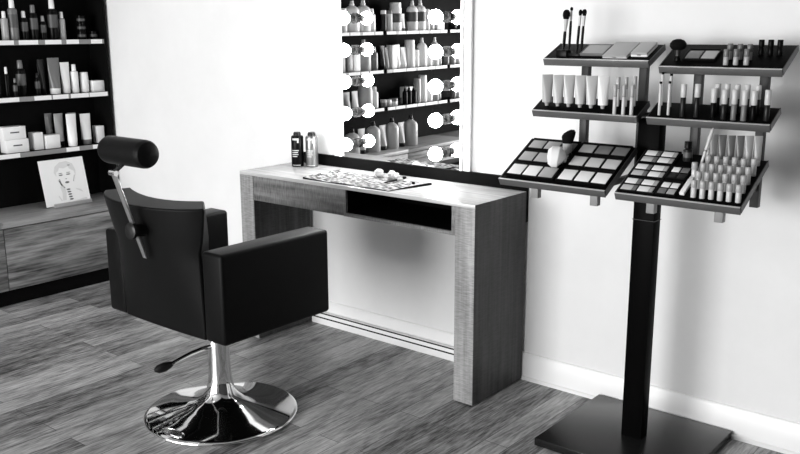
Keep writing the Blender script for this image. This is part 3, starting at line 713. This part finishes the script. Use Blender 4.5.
for i, (u, v) in enumerate(((.2235, .197), (.2475, .1985), (.2735, .199), (.2985, .2015), (.323, .2045), (.3475, .207))):
    t = thing('lip_tube', 'crimped tube with pale cap, %s at back of the lower right tray' % nth(i, 6), 'tube', foot('BR', u, v, 0), (0, 0, .68), 'tubes at the back of the lower right tray')
    tn = ('lt', 'm', 'm', 'm', 'lt', 'g')[i]
    obj('body', crimp(NB(), .0095, .070, z0=.016, grow=1.25, ax='x'), {'lt': 'g'}.get(tn, tn), t)
    obj('cap', lathe(NB(), [(0, 0), (.0085, 0), (.009, .002), (.009, .016), (0, .016)], 16), 'lt', t)
def wand(u, v, h, tilt, label):
    t = thing('makeup_wand', label, 'wand', up('BR', u, v), tilt)
    obj('handle', lathe(NB(), [(0, 0), (.0028, 0), (.0036, .01), (.0045, h * .45), (.0058, h * .8), (.0048, h * .93), (.001, h)], 12), 'lt', t)
    obj('grip_ring', lathe(NB(), [(.0049, h * .5), (.0049, h * .53)], 12), 'm', t)
wand(.202, .136, .142, (-.18, .19, 0), 'tall white tapered wand leaning beside the back lipsticks on the lower right tray')
wand(.206, .196, .085, (0, .04, 0), 'shorter white wand standing behind the tall one on the lower right tray')

# kabuki brush and big white puff on the lower left tray
t = thing('kabuki_brush', 'short brush with dark angled head and silver ferrule on the lower left tray', 'makeup brush', up('BL', .167, .168))
obj('ferrule', lathe(NB(), [(0, 0), (.0155, 0), (.016, .003), (.0145, .030), (.0165, .036), (0, .036)], 24), 'lt', t)
b = NB(); lathe(b, [(.0155, .036), (.0185, .045), (.0215, .058), (.022, .066), (.017, .074), (.007, .078), (0, .078)], 24)
for v in b.verts:
    f = (v.co.z - .036) / .042; v.co.z += f * .45 * v.co.x; v.co.x += .004 * f
obj('bristles', b, 'hair_k', t)
pq = tp('BL', .146, .094, .0245)
t = thing('powder_brush', 'big white powder brush lying with its dark handle behind it, lower left tray', 'makeup brush', pq, (TA['BL'] + .02, 0, .35))
b = NB(); tube(b, [(-.006, 0, .016), (-.002, 0, .016), (.010, 0, .016), (.030, 0, .0155), (.042, 0, .011), (.046, 0, .008)], [.006, .024, .034, .034, .022, .012], 24)
obj('bristles', b, 'hair_w', t)
obj('ferrule', tube(NB(), [(.044, 0, .008), (.054, 0, .0045)], [.0125, .0095], 18), 'satin', t)
obj('handle', tube(NB(), [(.054, 0, .0045), (.058, 0, .003), (.064, 0, .0015), (.067, 0, .001)], [.0095, .009, .006, .002], 16), 'k', t)

# --- upper left: brush holder with four brushes, palettes
p = tp('TL', .056, .042)
t = thing('brush_holder', 'small black block holding four makeup brushes, upper left tray', 'brush holder', (p.x, p.y, p.z - .002))
b = NB(); bx(b, -.022, .018, -.014, .018, -.008, .018, .002); obj('block', b, 'k', t)
obj('block_step', bx(NB(), .0185, .062, -.008, .020, -.004, .0075, .0015), 'k', t)
def tall_brush(loc, tilt, h, hr, hl, label, big=False):
    t = thing('makeup_brush', label, 'makeup brush', loc, tilt, 'brushes standing on the upper left tray')
    hz = h - hl; fz = hz - h * (.24 if not big else .3)
    hk = .0044 if not big else .0052
    obj('handle', lathe(NB(), [(0, 0), (.002, 0), (hk, h * .12), (hk * 1.05, fz * .8), (hk * .85, fz), (0, fz)], 12), 'k', t)
    obj('ferrule', lathe(NB(), [(hk * .85, fz), (hk * 1.0, fz + .004), (hr * .72, hz), (0, hz)], 12), 'lt', t)
    obj('bristles', lathe(NB(), [(hr * .7, hz), (hr, hz + hl * .4), (hr * .95, hz + hl * .7), (hr * .55, hz + hl * .95), (0, h)], 14), 'hair_k', t)
tall_brush((.252, -.222, 1.3275), (0, .055, 0), .134, .0125, .032, 'fluffy dark headed brush, leftmost of four in the upper left tray', True)
tall_brush((.264, -.205, 1.3275), (0, .03, 0), .142, .0052, .012, 'thinnest brush with tiny dark tip, second from left in the upper left tray')
tall_brush((.2995, -.216, 1.321), (0, .063, 0), .14, .0062, .02, 'slim brush with oval dark tip, third from left in the upper left tray')
tall_brush((.3125, -.209, 1.324), (0, .05, 0), .138, .0078, .022, 'slim brush with square dark tip, rightmost of four in the upper left tray')
palette('TL', .122, .208, .034, .108, [(.126, .204, .040, .102, 'g')], 'flat grey powder palette in the middle of the upper left tray', None, 'm', .007, 'palette', 'powder_palette')
def compact(k, u0, u1, v0, v1, th, m, m2, label):
    uc = (u0 + u1) / 2; t = thing('powder_compact', label, 'compact', tp(k, uc, v0, .0006), (TA[k], 0, 0))
    obj('base', bx(NB(), u0 - uc, u1 - uc, 0, v1 - v0, 0, th * .5, .001), m2, t)
    obj('lid', bx(NB(), u0 - uc, u1 - uc, 0, v1 - v0, th * .52, th, .0015), m, t)
    obj('clasp', bx(NB(), -.006, .006, -.001, .001, th * .35, th * .7), 'satin', t)
compact('TL', .212, .297, .018, .126, .010, 'g', 'lt', 'large pale grey closed compact beside the flat palette, upper left tray')
compact('TL', .304, .360, .034, .118, .014, 'g', 'w', 'smaller compact with bright front edge at the right end of the upper left tray')
# --- upper right: big dark brush, open palette, lip balms
t = thing('blusher_brush', 'round dark blusher brush standing head up at the left of the upper right tray', 'makeup brush', up('TR', .0423, .046))
obj('handle', lathe(NB(), [(0, 0), (.009, 0), (.0095, .004), (.007, .014), (0, .014)], 18), 'k', t)
obj('ferrule', lathe(NB(), [(.0075, .014), (.008, .018), (.0105, .032), (0, .032)], 18), 'dsteel', t)
obj('bristles', lathe(NB(), [(.011, .032), (.020, .036), (.0255, .044), (.025, .053), (.018, .062), (.007, .066), (0, .066)], 22), 'hair_k', t)
palette('TR', .06, .162, .042, .108, [(.066, .110, .050, .096, 'm'), (.116, .158, .050, .096, 'g')], 'black two pan palette with grey powders, upper right tray')
LB = [('tube', 0, .52, 'g', 1), ('cap', .52, 1, 'm', 1.04)]
f1 = None
for u, v, rn in ((.2002, .025, 'front left'), (.2294, .0262, 'front middle'), (.2597, .0276, 'front right'), (.1993, .0602, 'back left'), (.2299, .0590, 'back middle'), (.2586, .0580, 'back right')):
    lb = 'pale grey lip balm with darker cap, %s of six on the upper right tray' % rn
    if f1 is None: f1 = stick('lip_balm', 'lip balm', lb, 'pale lip balms', foot('TR', u, v, 0), .0078, .047, LB)
    else: dup(f1, foot('TR', u, v, 0), lb)
f1 = None
for i, u in enumerate((.2826, .3098, .3361)):
    lb = 'black lipstick, %s of three at the right end of the upper right tray' % ('leftmost', 'middle', 'rightmost')[i]
    if f1 is None: f1 = stick('lipstick', 'lipstick', lb, 'black lipsticks', foot('TR', u, .088, 0), .0078, .046, [('tube', 0, .5, 'k', 1), ('cap', .5, 1, 'k', 1.06)])
    else: dup(f1, foot('TR', u, .088, 0), lb)

# ------------------------------------------------------------------ lights: ceiling panels and daylight
cp = [(-1.55, -1.35), (-1.1, -2.6), (-1.9, -3.8)]
for i, (x, y) in enumerate(cp):
    t = thing('ceiling_light', 'square white ceiling light panel, %s' % ('over the chair', 'over the open floor', 'over the shelf side')[i], 'light', (x, y, ZC), group=None)
    obj('housing', bx(NB(), -.31, .31, -.31, .31, -.03, -.001), 'white', t)
    obj('diffuser', bx(NB(), -.29, .29, -.29, .29, -.034, -.0305), 'diff', t)
ld = bpy.data.lights.new('daylight', 'AREA'); ld.shape = 'RECTANGLE'; ld.size = WX1 - WX0 - .1; ld.size_y = WZ1 - WZ0 - .1; ld.energy = WINP
lo_ = bpy.data.objects.new('daylight', ld); COL.objects.link(lo_); lo_.location = ((WX0 + WX1) / 2, YF - .12, (WZ0 + WZ1) / 2); lo_.rotation_euler = (PI / 2, 0, 0)
w = bpy.data.worlds.new('sky'); SC.world = w; w.use_nodes = True
w.node_tree.nodes['Background'].inputs[0].default_value = (1, 1, 1, 1); w.node_tree.nodes['Background'].inputs[1].default_value = 1.5

# ------------------------------------------------------------------ camera
cam = bpy.data.cameras.new('camera'); co = bpy.data.objects.new('camera', cam); COL.objects.link(co)
cam.sensor_width = 36; cam.lens = 884.63 * 36 / 800; cam.clip_start = .05
yaw, pit, rol = -.6867, .2212, -.0033
F = Vector((math.sin(yaw) * math.cos(pit), math.cos(yaw) * math.cos(pit), -math.sin(pit)))
R = Vector((math.cos(yaw), -math.sin(yaw), 0)); Uv = R.cross(F)
R2 = R * math.cos(rol) + Uv * math.sin(rol); U2 = Uv * math.cos(rol) - R * math.sin(rol)
mt = Matrix((( R2.x, U2.x, -F.x, 1.7678), (R2.y, U2.y, -F.y, -2.9526), (R2.z, U2.z, -F.z, 1.4019), (0, 0, 0, 1)))
co.matrix_world = mt
SC.camera = co
SC.view_settings.view_transform = 'Standard'; SC.view_settings.look = 'None'
SC.view_settings.exposure = EXPO; SC.view_settings.gamma = 1; SC.view_settings.use_curve_mapping = False
